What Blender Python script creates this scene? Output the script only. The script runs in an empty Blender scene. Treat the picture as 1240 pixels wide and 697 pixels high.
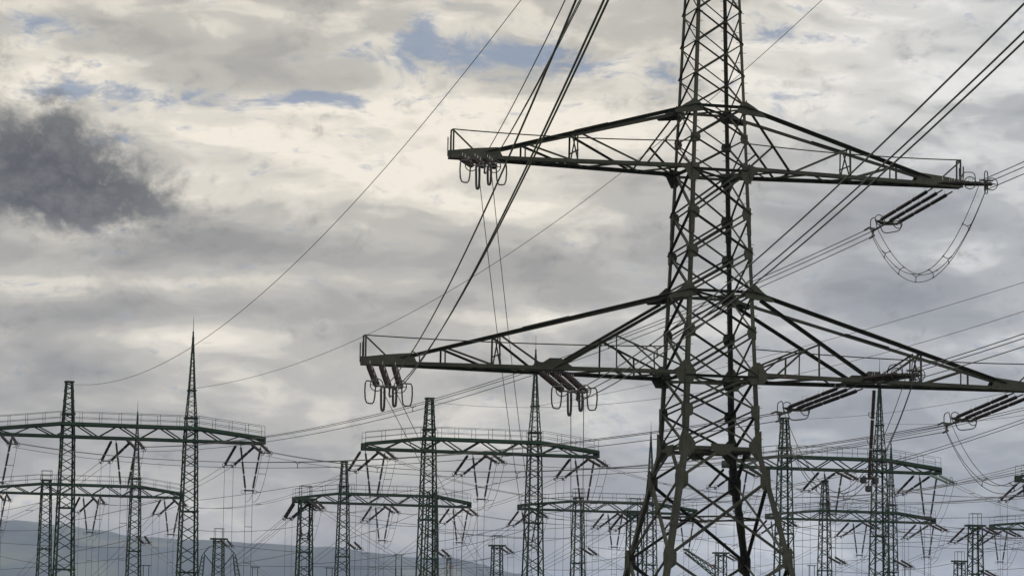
import bpy, math, random
import numpy as np
from mathutils import Vector as V, Matrix

random.seed(7)
rad = math.radians
scene = bpy.context.scene
COL = scene.collection

# ------------------------------------------------------------------ camera
IMG_W, IMG_H = 1240.0, 697.0           # pixel frame in which photo measurements are written
FPX, PITCH, ROLL = 4063.75, rad(6.8803), rad(0.829)
CAM = V((0, 0, 1.7))
FWD = V((0, math.cos(PITCH), math.sin(PITCH)))
UP0 = V((0, -math.sin(PITCH), math.cos(PITCH)))
RGT = V((1, 0, 0)) * math.cos(ROLL) + UP0 * math.sin(ROLL)
UPV = UP0 * math.cos(ROLL) - V((1, 0, 0)) * math.sin(ROLL)
cam_d = bpy.data.cameras.new('camera')
cam = bpy.data.objects.new('camera', cam_d)
COL.objects.link(cam)
cam_d.sensor_width = 36.0
cam_d.lens = FPX / IMG_W * 36.0
cam_d.clip_start = 0.5
cam_d.clip_end = 60000
m = Matrix((RGT, UPV, -FWD)).transposed().to_4x4()
m.translation = CAM
cam.matrix_world = m
scene.camera = cam


def ray(px, py):
    return FWD + RGT * ((px - IMG_W / 2) / FPX) - UPV * ((py - IMG_H / 2) / FPX)


def at(px, py, y):
    """world point seen at a photo pixel, at a forward distance y"""
    r = ray(px, py)
    return CAM + r * (y / r.y)


def pix(p):
    d = V(p) - CAM
    w = d.dot(FWD)
    return IMG_W / 2 + FPX * d.dot(RGT) / w, IMG_H / 2 - FPX * d.dot(UPV) / w


# ------------------------------------------------------------------ light
scene.view_settings.view_transform = 'Standard'
scene.view_settings.look = 'None'
scene.view_settings.exposure = 0.0
scene.view_settings.gamma = 1.0
SUN_EL, SUN_AZ = rad(38), rad(128)      # azimuth from +y, clockwise: over the right shoulder
sun_d = bpy.data.lights.new('sun', 'SUN')
sun_d.energy = 1.1
sun_d.angle = rad(11)
sun_d.color = (1.0, 0.95, 0.87)
sun = bpy.data.objects.new('sun', sun_d)
COL.objects.link(sun)
sd = V((math.sin(SUN_AZ) * math.cos(SUN_EL), math.cos(SUN_AZ) * math.cos(SUN_EL), math.sin(SUN_EL)))
sun.rotation_euler = sd.to_track_quat('Z', 'Y').to_euler()
sun.location = sd * 100

world = bpy.data.worlds.new('World')
scene.world = world
world.use_nodes = True


def build_sky():
    nt = world.node_tree
    N, L = nt.nodes, nt.links
    N.clear()

    def node(t, **kw):
        n = N.new(t)
        for k, v in kw.items():
            setattr(n, k, v)
        return n

    def put(sock, v):
        if hasattr(v, 'is_output') or isinstance(v, bpy.types.NodeSocket):
            L.new(v, sock)
        else:
            sock.default_value = v

    def mth(op, a, b=None, c=None, clamp=False):
        n = node('ShaderNodeMath', operation=op, use_clamp=clamp)
        put(n.inputs[0], a)
        if b is not None:
            put(n.inputs[1], b)
        if c is not None:
            put(n.inputs[2], c)
        return n.outputs[0]

    def noise(vec, scale, detail=6, rough=0.55, dist=0.0):
        n = node('ShaderNodeTexNoise', noise_dimensions='3D')
        put(n.inputs['Vector'], vec)
        n.inputs['Scale'].default_value = scale
        n.inputs['Detail'].default_value = detail
        n.inputs['Roughness'].default_value = rough
        n.inputs['Distortion'].default_value = dist
        return n.outputs[0]

    def comb(x, y, z):
        n = node('ShaderNodeCombineXYZ')
        put(n.inputs[0], x); put(n.inputs[1], y); put(n.inputs[2], z)
        return n.outputs[0]

    def mixc(f, a, b):
        n = node('ShaderNodeMix', data_type='RGBA')
        put(n.inputs[0], f); put(n.inputs[6], a); put(n.inputs[7], b)
        return n.outputs[2]

    def smooth(x, lo, hi):
        n = node('ShaderNodeMapRange', interpolation_type='SMOOTHSTEP')
        put(n.inputs[0], x)
        n.inputs[1].default_value = lo; n.inputs[2].default_value = hi
        n.inputs[3].default_value = 0; n.inputs[4].default_value = 1
        return n.outputs[0]

    tc = node('ShaderNodeTexCoord')
    nrm = node('ShaderNodeVectorMath', operation='NORMALIZE')
    L.new(tc.outputs['Generated'], nrm.inputs[0])
    sep = node('ShaderNodeSeparateXYZ')
    L.new(nrm.outputs[0], sep.inputs[0])
    x, y, z = sep.outputs
    az = mth('ARCTAN2', x, y)                     # compass bearing from the view axis
    el = mth('ARCSINE', z)                        # height above the horizon
    # angles in units of 1/40.64 rad, the size of a cloud lump (100 photo pixels)
    U = mth('MULTIPLY', az, FPX / 100)
    W = mth('MULTIPLY', el, FPX / 100)
    base = comb(mth('MULTIPLY', U, 0.55), mth('MULTIPLY', W, 1.35), 3.1)
    wrp = node('ShaderNodeTexNoise', noise_dimensions='3D')
    put(wrp.inputs['Vector'], base)
    wrp.inputs['Scale'].default_value = 0.8
    wrp.inputs['Detail'].default_value = 3
    wsub = node('ShaderNodeVectorMath', operation='SUBTRACT')
    L.new(wrp.outputs['Color'], wsub.inputs[0]); wsub.inputs[1].default_value = (.5, .5, .5)
    wsc = node('ShaderNodeVectorMath', operation='SCALE')
    L.new(wsub.outputs[0], wsc.inputs[0]); wsc.inputs['Scale'].default_value = 0.9
    wad = node('ShaderNodeVectorMath', operation='ADD')
    L.new(base, wad.inputs[0]); L.new(wsc.outputs[0], wad.inputs[1])
    warped = wad.outputs[0]

    big = noise(warped, 0.42, 3, 0.5)
    mid = noise(warped, 1.1, 5, 0.47)
    fine = noise(warped, 3.6, 8, 0.6)

    def blob(px, py, sx, sy, gain=0.9, src=None):
        """soft bank of cloud at a bearing and height, its edge broken by noise"""
        r = ray(px, py).normalized()
        u0 = math.atan2(r.x, r.y) * FPX / 100
        w0 = math.asin(r.z) * FPX / 100
        a = mth('DIVIDE', mth('SUBTRACT', U, u0), sx / 100)
        b = mth('DIVIDE', mth('SUBTRACT', W, w0), sy / 100)
        d = mth('ADD', mth('MULTIPLY', a, a), mth('MULTIPLY', b, b))
        g = mth('EXPONENT', mth('MULTIPLY', d, -1.0))
        return mth('MULTIPLY', g, gain)

    def add(*xs):
        r = xs[0]
        for q in xs[1:]:
            r = mth('ADD', r, q)
        return r

    # brightness of the cloud deck: lumps plus the larger bright and dark banks that stood there
    bright = add(blob(290, 165, 250, 60, .20), blob(640, 165, 240, 50, .36), blob(1090, 95, 250, 75, .34),
                 blob(740, 30, 160, 40, .24), blob(350, 236, 230, 20, .36), blob(620, 258, 100, 20, .34),
                 blob(60, 287, 80, 14, .34), blob(45, 95, 60, 20, .30), blob(60, 60, 180, 45, .10), blob(110, 342, 180, 13, .34), blob(150, 408, 190, 14, .22), blob(290, 440, 120, 22, .16),
                 blob(980, 400, 120, 22, .22), blob(1180, 315, 90, 22, .20), blob(470, 215, 180, 22, .18), blob(255, 408, 50, 18, .16),
                 blob(300, 15, 320, 34, .16), blob(600, 385, 260, 13, .26), blob(120, 500, 160, 20, .10), blob(430, 130, 120, 18, .18), blob(440, 335, 120, 10, .12))
    dark = add(blob(260, 296, 220, 22, .32), blob(430, 312, 260, 18, .22), blob(760, 325, 180, 34, .18),
               blob(1150, 365, 130, 36, .26), blob(1090, 255, 170, 30, .14), blob(60, 380, 170, 16, .28),
               blob(400, 105, 110, 16, .14), blob(170, 55, 110, 18, .18), blob(320, 375, 220, 14, .22),
               blob(900, 40, 120, 26, .14), blob(180, 450, 130, 16, .14), blob(560, 222, 130, 14, .12), blob(1020, 170, 160, 14, .14), blob(420, 355, 160, 10, .12))
    hgt = smooth(el, rad(2.0), rad(11.5))
    # light comes from above: lumps are brighter on their upper edge than below
    shf = node('ShaderNodeVectorMath', operation='ADD')
    L.new(warped, shf.inputs[0]); shf.inputs[1].default_value = (.05, .16, 0)
    relief = mth('SUBTRACT', noise(warped, 1.5, 6, .48), noise(shf.outputs[0], 1.5, 6, .48))
    lum = add(mth('MULTIPLY', mth('SUBTRACT', big, .5), .7), mth('MULTIPLY', mth('SUBTRACT', mid, .5), 1.45),
              mth('MULTIPLY', mth('SUBTRACT', fine, .5), .26), mth('MULTIPLY', relief, .8), mth('MULTIPLY', hgt, .16), 0.43,
              bright, mth('MULTIPLY', dark, -1.0))
    lum = mth('MAXIMUM', mth('MINIMUM', lum, 1.0), 0.0)
    ramp = node('ShaderNodeValToRGB')
    L.new(lum, ramp.inputs[0])
    cr = ramp.color_ramp
    cr.interpolation = 'EASE'
    cr.elements[0].position = 0.0; cr.elements[0].color = (.335, .320, .290, 1)
    cr.elements[1].position = 1.0; cr.elements[1].color = (.98, .90, .760, 1)
    for p, c in ((.3, (.435, .412, .368)), (.55, (.560, .528, .460)), (.8, (.800, .742, .630))):
        e = cr.elements.new(p)
        e.color = c + (1,)
    # cooler towards the right and towards the horizon
    coolf = mth('MULTIPLY', smooth(add(U, mth('MULTIPLY', W, -0.55), mth('MULTIPLY', mid, 2.0)), -2.2, 3.4), .95)
    cool = node('ShaderNodeMix', data_type='RGBA', blend_type='MULTIPLY')
    L.new(coolf, cool.inputs[0]); L.new(ramp.outputs[0], cool.inputs[6]); cool.inputs[7].default_value = (.87, .94, 1.08, 1)
    cloud = cool.outputs[2]
    # breaks of blue sky between the clouds
    gap = add(blob(595, 64, 105, 27, 1.3), blob(505, 45, 26, 28, .95), blob(88, 108, 36, 14, 1.1), blob(30, 30, 80, 16, .9),
              blob(215, 120, 110, 16, .75), blob(385, 117, 45, 8, .9), blob(803, 92, 30, 18, 1.0), blob(400, 122, 90, 10, .4),
              blob(930, 42, 80, 9, .7), blob(950, 118, 45, 8, .55), blob(690, 78, 50, 16, .7), blob(430, 66, 30, 8, .6), blob(140, 170, 40, 10, .6))
    wisp = noise(warped, 8.0, 8, .62)
    gapf = smooth(add(gap, mth('MULTIPLY', mth('SUBTRACT', fine, .5), 2.6), mth('MULTIPLY', mth('SUBTRACT', wisp, .5), 1.6), mth('MULTIPLY', mth('SUBTRACT', mid, .5), 1.2)), .18, 1.15)
    sky = node('ShaderNodeTexSky', sky_type='NISHITA')
    sky.sun_disc = False
    sky.sun_elevation = SUN_EL
    sky.sun_rotation = SUN_AZ
    skyb = node('ShaderNodeMix', data_type='RGBA')
    skyb.inputs[0].default_value = 0.93
    skysc = node('ShaderNodeVectorMath', operation='SCALE')
    L.new(sky.outputs[0], skysc.inputs[0]); skysc.inputs['Scale'].default_value = 0.1
    L.new(skysc.outputs[0], skyb.inputs[6]); skyb.inputs[7].default_value = (.25, .31, .425, 1)
    col = mixc(mth('MULTIPLY', gapf, .84), cloud, skyb.outputs[2])
    # the low dark cloud on the left
    dv = comb(mth('MULTIPLY', U, 1.0), mth('MULTIPLY', W, 1.2), 9.3)
    wz = noise(dv, 1.3, 9, .60, .5)
    wz2 = noise(dv, 4.5, 8, .62, .3)
    dk = add(blob(0, 185, 100, 62, 1.35), blob(85, 145, 52, 42, .62), blob(95, 215, 92, 50, .95), blob(120, 262, 85, 36, .85), blob(195, 225, 70, 32, .72), blob(30, 240, 65, 32, .6))
    dkf = smooth(add(dk, mth('MULTIPLY', mth('SUBTRACT', wz, .5), 2.9), mth('MULTIPLY', mth('SUBTRACT', wz2, .5), 1.9)), .15, 1.55)
    dcol = mixc(smooth(add(wz, mth('MULTIPLY', mth('SUBTRACT', wz2, .5), .8)), .3, .75), (.060, .060, .060, 1), (.160, .157, .150, 1))
    col = mixc(mth('MULTIPLY', dkf, .95), col, dcol)
    bg = node('ShaderNodeBackground')
    L.new(col, bg.inputs[0])
    # an overcast sky is brighter overhead than near the horizon
    L.new(mth('MULTIPLY_ADD', smooth(el, rad(14), rad(55)), 1.9, 1.0), bg.inputs[1])
    out = node('ShaderNodeOutputWorld')
    L.new(bg.outputs[0], out.inputs[0])


build_sky()

# ------------------------------------------------------------------ materials


def material(name, c1, c2, rough=.6, metal=0.0, scale=1.5, spots=None, detail=5, island=0.0):
    mt = bpy.data.materials.new(name)
    mt.use_nodes = True
    nt = mt.node_tree
    b = nt.nodes['Principled BSDF']
    b.inputs['Roughness'].default_value = rough
    b.inputs['Metallic'].default_value = metal
    tc = nt.nodes.new('ShaderNodeTexCoord')
    n = nt.nodes.new('ShaderNodeTexNoise')
    n.inputs['Scale'].default_value = scale
    n.inputs['Detail'].default_value = detail
    n.inputs['Roughness'].default_value = .65
    nt.links.new(tc.outputs['Object'], n.inputs['Vector'])
    r = nt.nodes.new('ShaderNodeValToRGB')
    r.color_ramp.elements[0].position = .35
    r.color_ramp.elements[1].position = .68
    r.color_ramp.elements[0].color = c1 + (1,)
    r.color_ramp.elements[1].color = c2 + (1,)
    nt.links.new(n.outputs[0], r.inputs[0])
    colr = r.outputs[0]
    if spots:
        n2 = nt.nodes.new('ShaderNodeTexNoise')
        n2.inputs['Scale'].default_value = spots[1]
        n2.inputs['Detail'].default_value = 3
        nt.links.new(tc.outputs['Object'], n2.inputs['Vector'])
        r2 = nt.nodes.new('ShaderNodeValToRGB')
        r2.color_ramp.elements[0].position = spots[2]
        r2.color_ramp.elements[1].position = spots[2] + .05
        nt.links.new(n2.outputs[0], r2.inputs[0])
        mx = nt.nodes.new('ShaderNodeMix')
        mx.data_type = 'RGBA'
        nt.links.new(r2.outputs[0], mx.inputs[0])
        nt.links.new(colr, mx.inputs[6])
        mx.inputs[7].default_value = spots[0] + (1,)
        colr = mx.outputs[2]
    if island:                                  # every bar weathered a little differently
        g = nt.nodes.new('ShaderNodeNewGeometry')
        mr = nt.nodes.new('ShaderNodeMapRange')
        mr.inputs[3].default_value = 1 - island
        mr.inputs[4].default_value = 1 + island
        nt.links.new(g.outputs['Random Per Island'], mr.inputs[0])
        sc = nt.nodes.new('ShaderNodeVectorMath')
        sc.operation = 'SCALE'
        nt.links.new(colr, sc.inputs[0])
        nt.links.new(mr.outputs[0], sc.inputs['Scale'])
        colr = sc.outputs[0]
    nt.links.new(colr, b.inputs['Base Color'])
    b.inputs['Specular IOR Level'].default_value = .3
    return mt


M_PYLON = material('olive_pylon_paint', (.015, .017, .011), (.034, .036, .025), .75, 0, .9, ((.075, .035, .022), 2.2, .68), island=.35)
M_GUSSET = material('olive_gusset_paint', (.022, .024, .016), (.037, .038, .027), .75, 0, 2.0, ((.013, .012, .010), 11, .60), island=.2)
M_GANTRY = material('dark_green_gantry_paint', (.003, .013, .006), (.009, .027, .014), .7, 0, .8, ((.04, .03, .022), 2, .72), island=.4)
M_WIRE = material('weathered_aluminium_wire', (.045, .045, .047), (.08, .08, .082), .55, .3, 3)
M_WIRE2 = material('grey_earth_wire', (.07, .07, .075), (.11, .11, .115), .6, .3, 3)
M_INS = material('brown_glazed_porcelain', (.010, .0055, .005), (.022, .012, .010), .5, 0, 6)
M_INSG = material('pale_green_glass_insulator', (.10, .14, .13), (.16, .2, .19), .25, 0, 6)
M_FIT = material('galvanised_fittings', (.025, .025, .026), (.06, .06, .06), .5, .4, 5)
M_HORN = material('bright_zinc_horns', (.32, .32, .33), (.45, .45, .46), .5, .2, 5)
M_GROUND = material('rough_grass_ground', (.030, .045, .018), (.075, .08, .035), .95, 0, .05)
M_HILL = material('wooded_hill', (.014, .022, .016), (.065, .07, .05), .95, 0, .0035, ((.085, .09, .055), .0021, .60), 9)
M_RED = material('faded_red_paint', (.10, .03, .025), (.14, .045, .035), .7)
M_WHITE = material('dull_white_paint', (.3, .3, .3), (.4, .4, .4), .6)

# ------------------------------------------------------------------ mesh helpers
WM = {}      # world matrix of every built object, by name


class MB:
    def __init__(s):
        s.v, s.f = [], []

    def box(s, p, q, w, h, ref=V((0, 0, 1)), j=.02):
        """bar from p to q, w across and h along ref"""
        p, q = V(p), V(q)
        d = (q - p)
        if d.length < 1e-6:
            return
        d.normalize()
        a = d.cross(ref)
        if a.length < 1e-4:
            a = d.cross(V((1, 0, 0)))
        a.normalize()
        b = a.cross(d)
        k = 1 + random.uniform(-j, j)
        a = a * (w * .5 * k); b = b * (h * .5 * k)
        n = len(s.v)
        for e in (p, q):
            s.v += [e - a - b, e + a - b, e + a + b, e - a + b]
        s.f += [(n, n + 3, n + 2, n + 1), (n + 4, n + 5, n + 6, n + 7)]
        s.f += [(n + i, n + (i + 1) % 4, n + 4 + (i + 1) % 4, n + 4 + i) for i in range(4)]

    def angle(s, p, q, size, n1, n2, t=.016):
        """L section: corner on the line p-q, flanges along n1 and n2"""
        p, q, n1, n2 = V(p), V(q), V(n1).normalized(), V(n2).normalized()
        d = (q - p).normalized()
        n1 = (n1 - d * n1.dot(d)).normalized()
        n2 = (n2 - d * n2.dot(d) - n1 * n2.dot(n1)).normalized()
        o = n1 * (size * .5)
        s.box(p + o, q + o, size, t, n2)
        o = n2 * (size * .5 + t * .5)
        s.box(p + o, q + o, size, t, n1)

    def plate(s, pts, nrm, t=.03):
        nrm = V(nrm).normalized() * (t * .5)
        n = len(s.v); k = len(pts)
        s.v += [V(p) - nrm for p in pts] + [V(p) + nrm for p in pts]
        s.f += [tuple(range(n + k - 1, n - 1, -1)), tuple(range(n + k, n + 2 * k))]
        s.f += [(n + i, n + (i + 1) % k, n + k + (i + 1) % k, n + k + i) for i in range(k)]

    def tube(s, pts, r, sides=6, closed=False):
        pts = [V(p) for p in pts]
        k = len(pts)
        n0 = len(s.v)
        prev = None
        for i, p in enumerate(pts):
            if closed:
                d = pts[(i + 1) % k] - pts[i - 1]
            else:
                d = pts[min(i + 1, k - 1)] - pts[max(i - 1, 0)]
            d.normalize()
            if prev is None:
                a = d.cross(V((0, 0, 1)))
                if a.length < .05:
                    a = d.cross(V((1, 0, 0)))
            else:
                a = prev - d * prev.dot(d)
            a.normalize(); prev = a
            b = d.cross(a)
            rr = r[i] if isinstance(r, (list, tuple)) else r
            for c in range(sides):
                t = 2 * math.pi * c / sides
                s.v.append(p + a * (math.cos(t) * rr) + b * (math.sin(t) * rr))
        for i in range(k if closed else k - 1):
            for c in range(sides):
                x0 = n0 + i * sides; x1 = n0 + ((i + 1) % k) * sides
                s.f.append((x0 + c, x0 + (c + 1) % sides, x1 + (c + 1) % sides, x1 + c))
        if not closed:
            s.f.append(tuple(n0 + c for c in range(sides - 1, -1, -1)))
            s.f.append(tuple(n0 + (k - 1) * sides + c for c in range(sides)))

    def build(s, name, mat, parent=None, smooth=False, origin=None):
        if parent is not None:
            inv = WM[parent.name].inverted()
            vv = [inv @ p for p in s.v]
            mtx = WM[parent.name].copy()
        elif origin is not None:
            o = V(origin)
            vv = [p - o for p in s.v]
            mtx = Matrix.Translation(o)
        else:
            vv = s.v
            mtx = Matrix()
        me = bpy.data.meshes.new(name)
        me.from_pydata([tuple(p) for p in vv], [], s.f)
        me.materials.append(mat)
        if smooth:
            me.polygons.foreach_set('use_smooth', [True] * len(me.polygons))
        me.update()
        o = bpy.data.objects.new(name, me)
        COL.objects.link(o)
        if parent is not None:
            o.parent = parent
        elif origin is not None:
            o.location = origin
        WM[o.name] = mtx
        return o


def tag(o, label, cat, group=None):
    o['label'] = label
    o['category'] = cat
    if group:
        o['group'] = group
    return o


def thing(name, label, cat, loc, rz=0.0, group=None):
    o = bpy.data.objects.new(name, None)
    COL.objects.link(o)
    o.location = loc
    o.rotation_euler = (0, 0, rz)
    o.empty_display_size = .5
    WM[o.name] = Matrix.Translation(V(loc)) @ Matrix.Rotation(rz, 4, 'Z')
    return tag(o, label, cat, group)


def structure(o):
    o['kind'] = 'structure'
    return o


def dup(root, loc, rz, label):
    def cp(o, par):
        c = o.copy()
        COL.objects.link(c)
        if par is not None:
            c.parent = par
        for ch in list(o.children):
            cp(ch, c)
        return c
    c = cp(root, None)
    c.location = loc
    c.rotation_euler = (0, 0, rz)
    c['label'] = label
    WM[c.name] = Matrix.Translation(V(loc)) @ Matrix.Rotation(rz, 4, 'Z')
    return c


# ------------------------------------------------------------------ ground, hills and air
def grid_mesh(name, xs, ys, zf, mat):
    mb = MB()
    for yv in ys:
        for xv in xs:
            mb.v.append(V((xv, yv, zf(xv, yv))))
    w = len(xs)
    for j in range(len(ys) - 1):
        for i in range(w - 1):
            a = j * w + i
            mb.f.append((a, a + 1, a + w + 1, a + w))
    return structure(mb.build(name, mat, smooth=True))


grid_mesh('ground', np.linspace(-14000, 14000, 15), np.linspace(-3000, 16500, 14), lambda x, y: 0.0, M_GROUND)

from mathutils import noise as mnoise
HILL_Y = 9000.0
PROF = [(-900, 676), (-500, 655), (-260, 634), (-120, 626), (0, 629), (30, 630), (62, 633), (85, 636), (120, 642), (160, 648), (215, 652), (300, 655.5), (350, 658), (400, 662), (430, 665.5),
        (470, 671), (500, 674), (540, 675.5), (580, 682), (610, 690), (650, 697), (720, 704), (800, 707), (950, 706), (1040, 702), (1150, 705), (1300, 712), (1700, 716), (2200, 730)]
prof_w = [(at(px, py, HILL_Y).x, at(px, py, HILL_Y).z) for px, py in PROF]


def hill_z(x, y):
    xx = x * HILL_Y / max(y, 1)
    top = float(np.interp(xx, [a for a, b in prof_w], [b for a, b in prof_w]))
    f = math.exp(-((y - HILL_Y) / 1100.0) ** 2)
    n = mnoise.fractal((x / 700, y / 700, 1.3), .9, 2.1, 5) * 26
    n2 = mnoise.fractal((x / 90, y / 200, 4.3), .8, 2.1, 4) * 8
    return max(-3.0, top * f + (n * (1 - f) + n2) * f - 2)


grid_mesh('hills', np.linspace(-5200, 5200, 420), np.linspace(6000, 11500, 70), hill_z, M_HILL)

hz = MB()
hx, hy0, hy1, hz0, hz1 = 15000, -3500, 17000, -5, 500
for p in ((-hx, hy0, hz0), (hx, hy0, hz0), (hx, hy1, hz0), (-hx, hy1, hz0), (-hx, hy0, hz1), (hx, hy0, hz1), (hx, hy1, hz1), (-hx, hy1, hz1)):
    hz.v.append(V(p))
hz.f = [(3, 2, 1, 0), (4, 5, 6, 7), (0, 1, 5, 4), (1, 2, 6, 5), (2, 3, 7, 6), (3, 0, 4, 7)]
M_HAZE = bpy.data.materials.new('pale_haze')
M_HAZE.use_nodes = True
_nt = M_HAZE.node_tree
_nt.nodes.clear()
_pv = _nt.nodes.new('ShaderNodeVolumePrincipled')
_pv.inputs['Color'].default_value = (.52, .66, 1.0, 1)
_pv.inputs['Density'].default_value = HAZE_DENSITY = 5.2e-5
_pv.inputs['Anisotropy'].default_value = 0.0
_o = _nt.nodes.new('ShaderNodeOutputMaterial')
_nt.links.new(_pv.outputs[0], _o.inputs['Volume'])
haze = hz.build('haze', M_HAZE)
haze['kind'] = 'stuff'

# ------------------------------------------------------------------ wires


def sag_curve(A, B, s, n):
    A, B = V(A), V(B)
    return [A.lerp(B, t) - V((0, 0, 4 * s * t * (1 - t))) for t in (i / n for i in range(n + 1))]


def sag_via(A, B, via):
    """sag for which the hanging wire passes a photo pixel"""
    def miss(s):
        pts = [pix(p) for p in sag_curve(A, B, s, 48)]
        best = 1e9
        for (x0, y0), (x1, y1) in zip(pts, pts[1:]):
            dx, dy = x1 - x0, y1 - y0
            l2 = dx * dx + dy * dy + 1e-9
            t = min(1, max(0, ((via[0] - x0) * dx + (via[1] - y0) * dy) / l2))
            best = min(best, math.hypot(via[0] - x0 - t * dx, via[1] - y0 - t * dy))
        return best
    S = np.linspace(0, 16, 81)
    s0 = min(S, key=miss)
    S = np.linspace(max(0, s0 - .2), s0 + .2, 21)
    return float(min(S, key=miss))


def offsets(n, d, gap):
    lat = V((d.y, -d.x, 0))
    if lat.length < 1e-4:
        lat = V((1, 0, 0))
    lat.normalize()
    up = lat.cross(d).normalized()
    if up.z < 0:
        up = -up
    if n == 1:
        return [V()]
    if n == 2:
        return [lat * (-gap / 2), lat * (gap / 2)]
    return [lat * (-gap / 2) + up * (gap * .3), lat * (gap / 2) + up * (gap * .3), up * (-gap * .55)]


def bundle(name, label, cat, path, n, gap, r, spacers=(), group=None, starts=None, mat=None, sides=6):
    """n parallel wires along a path, held apart by spacers"""
    mat = mat or M_WIRE
    path = [V(p) for p in path]
    if n == 1:
        mb = MB(); mb.tube(path, r, sides)
        return tag(mb.build(name, mat, origin=path[0], smooth=True), label, cat, group)
    root = thing(name, label, cat, path[0], 0, group)
    offs = []
    for i, p in enumerate(path):
        d = (path[min(i + 1, len(path) - 1)] - path[max(i - 1, 0)]).normalized()
        offs.append(offsets(n, d, gap))
    for k in range(n):
        mb = MB()
        mb.tube([p + offs[i][k] for i, p in enumerate(path)], r, sides)
        mb.build('wire', mat, root, smooth=True)
    L = len(path) - 1
    for t in spacers:
        f = t * L
        i = min(int(f), L - 1)
        a = f - i
        pts = [path[i].lerp(path[i + 1], a) + offs[i][k].lerp(offs[i + 1][k], a) for k in range(n)]
        mb = MB()
        if n == 2:
            mb.tube([pts[0], pts[1]], r * 1.2, 5)
        else:
            c = (pts[0] + pts[1] + pts[2]) / 3
            for q in pts:
                mb.tube([c, q], r * 1.1, 5)
            d = (path[i + 1] - path[i]).normalized()
            for q in pts:
                mb.tube([q - d * .08, q + d * .08], r * 1.6, 6)
        mb.build('spacer', M_FIT, root)
    return root


# ------------------------------------------------------------------ the tension pylon
TH = rad(15.744)
PX, PY = 8.91, 150.0
PYL = Matrix.Translation(V((PX, PY, 1.7))) @ Matrix.Rotation(TH, 4, 'Z')


def T(x, y, z):
    """pylon axes: x along the arms, y away from the camera, z above eye height"""
    return PYL @ V((x, y, z))


UX = (PYL.to_3x3() @ V((1, 0, 0)))
UY = (PYL.to_3x3() @ V((0, 1, 0)))
UZ = V((0, 0, 1))
LEV = [30.73, 29.24, 27.77, 26.37, 24.87, 23.46, 21.47, 19.69, 17.97, 16.12, 14.15, 12.58]
Z_WAIST, A_WAIST = 10.97, 1.783


def half(z):
    if z >= Z_WAIST:
        return 1.032 + (30.73 - z) * .0383
    return A_WAIST + (Z_WAIST - z) * .2178


TOPLEV = [39.4, 37.9, 36.45, 35.0, 33.6, 32.2]
pylon = thing('lattice_pylon', 'tall olive lattice pylon with two long crossarms filling the right half', 'pylon', (PX, PY, 0), TH)
levels = TOPLEV + LEV + [Z_WAIST, 9.5, 5.99, 1.6, -1.7]


def corner(sx, sy, z, k=0.0):
    a = half(z) + k
    return T(sx * a, sy * a, z)


legs = {}
for sx, sy in ((-1, -1), (1, -1), (-1, 1), (1, 1)):
    mb = MB()
    for z0, z1, sz in ((39.8, 30.7, .115), (30.7, 23.46, .13), (23.46, 17.97, .155), (17.97, 14.15, .175), (14.15, Z_WAIST, .215), (Z_WAIST, -1.7, .25)):
        mb.angle(corner(sx, sy, z0), corner(sx, sy, z1), sz, -UX * sx, -UY * sy, .03)
    for zz, sz in ((21.0, .19), (12.3, .235), (7.9, .27)):        # splice covers
        mb.angle(corner(sx, sy, zz + .5, .014), corner(sx, sy, zz - .5, .014), sz, -UX * sx, -UY * sy, .045)
    leg = mb.build('leg', M_PYLON, pylon)
    legs[(sx, sy)] = leg
    if (sx, sy) in ((-1, -1), (1, 1), (1, -1)):
        rest = MB()
        z, nb = 38.5, 0
        while z > 8:
            o = corner(sx, sy, z, -.05)
            d = (-UX if int(z * 3) % 2 else UX) if (sx, sy) != (1, 1) else -UX
            st = MB() if (z < 26 and nb < 33) else rest
            st.tube([o, o + d * .22], .013, 5)
            if st is not rest:
                st.build('step_bolt', M_FIT, leg)
                nb += 1
            z -= .46
        ob = rest.build('step_bolts', M_FIT, leg)
        ob['kind'] = 'stuff'

FACES = [(UX, -UY, lambda t, z: T(t * half(z), -half(z), z)), (UX, UY, lambda t, z: T(t * half(z), half(z), z)),
         (UY, -UX, lambda t, z: T(-half(z), t * half(z), z)), (UY, UX, lambda t, z: T(half(z), t * half(z), z))]


def brace(mb, p, q, size, nrm, out, dbl=False, dark=False):
    """single or double angle bar in a face with outward normal nrm"""
    d = (V(q) - V(p)).normalized()
    side = d.cross(nrm).normalized()
    if side.z > 0:
        side = -side
    o = nrm * out
    if dark:
        mb.angle(p + o - side * size * .5, q + o - side * size * .5, size, side, nrm, .014)
    elif dbl:
        g = side * (size * .95)
        mb.angle(p + o + g, q + o + g, size * .85, side, -nrm, .014)
        mb.angle(p + o - g, q + o - g, size * .85, -side, -nrm, .014)
    else:
        mb.angle(p + o - side * size * .5, q + o - side * size * .5, size, side, -nrm, .014)


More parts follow.
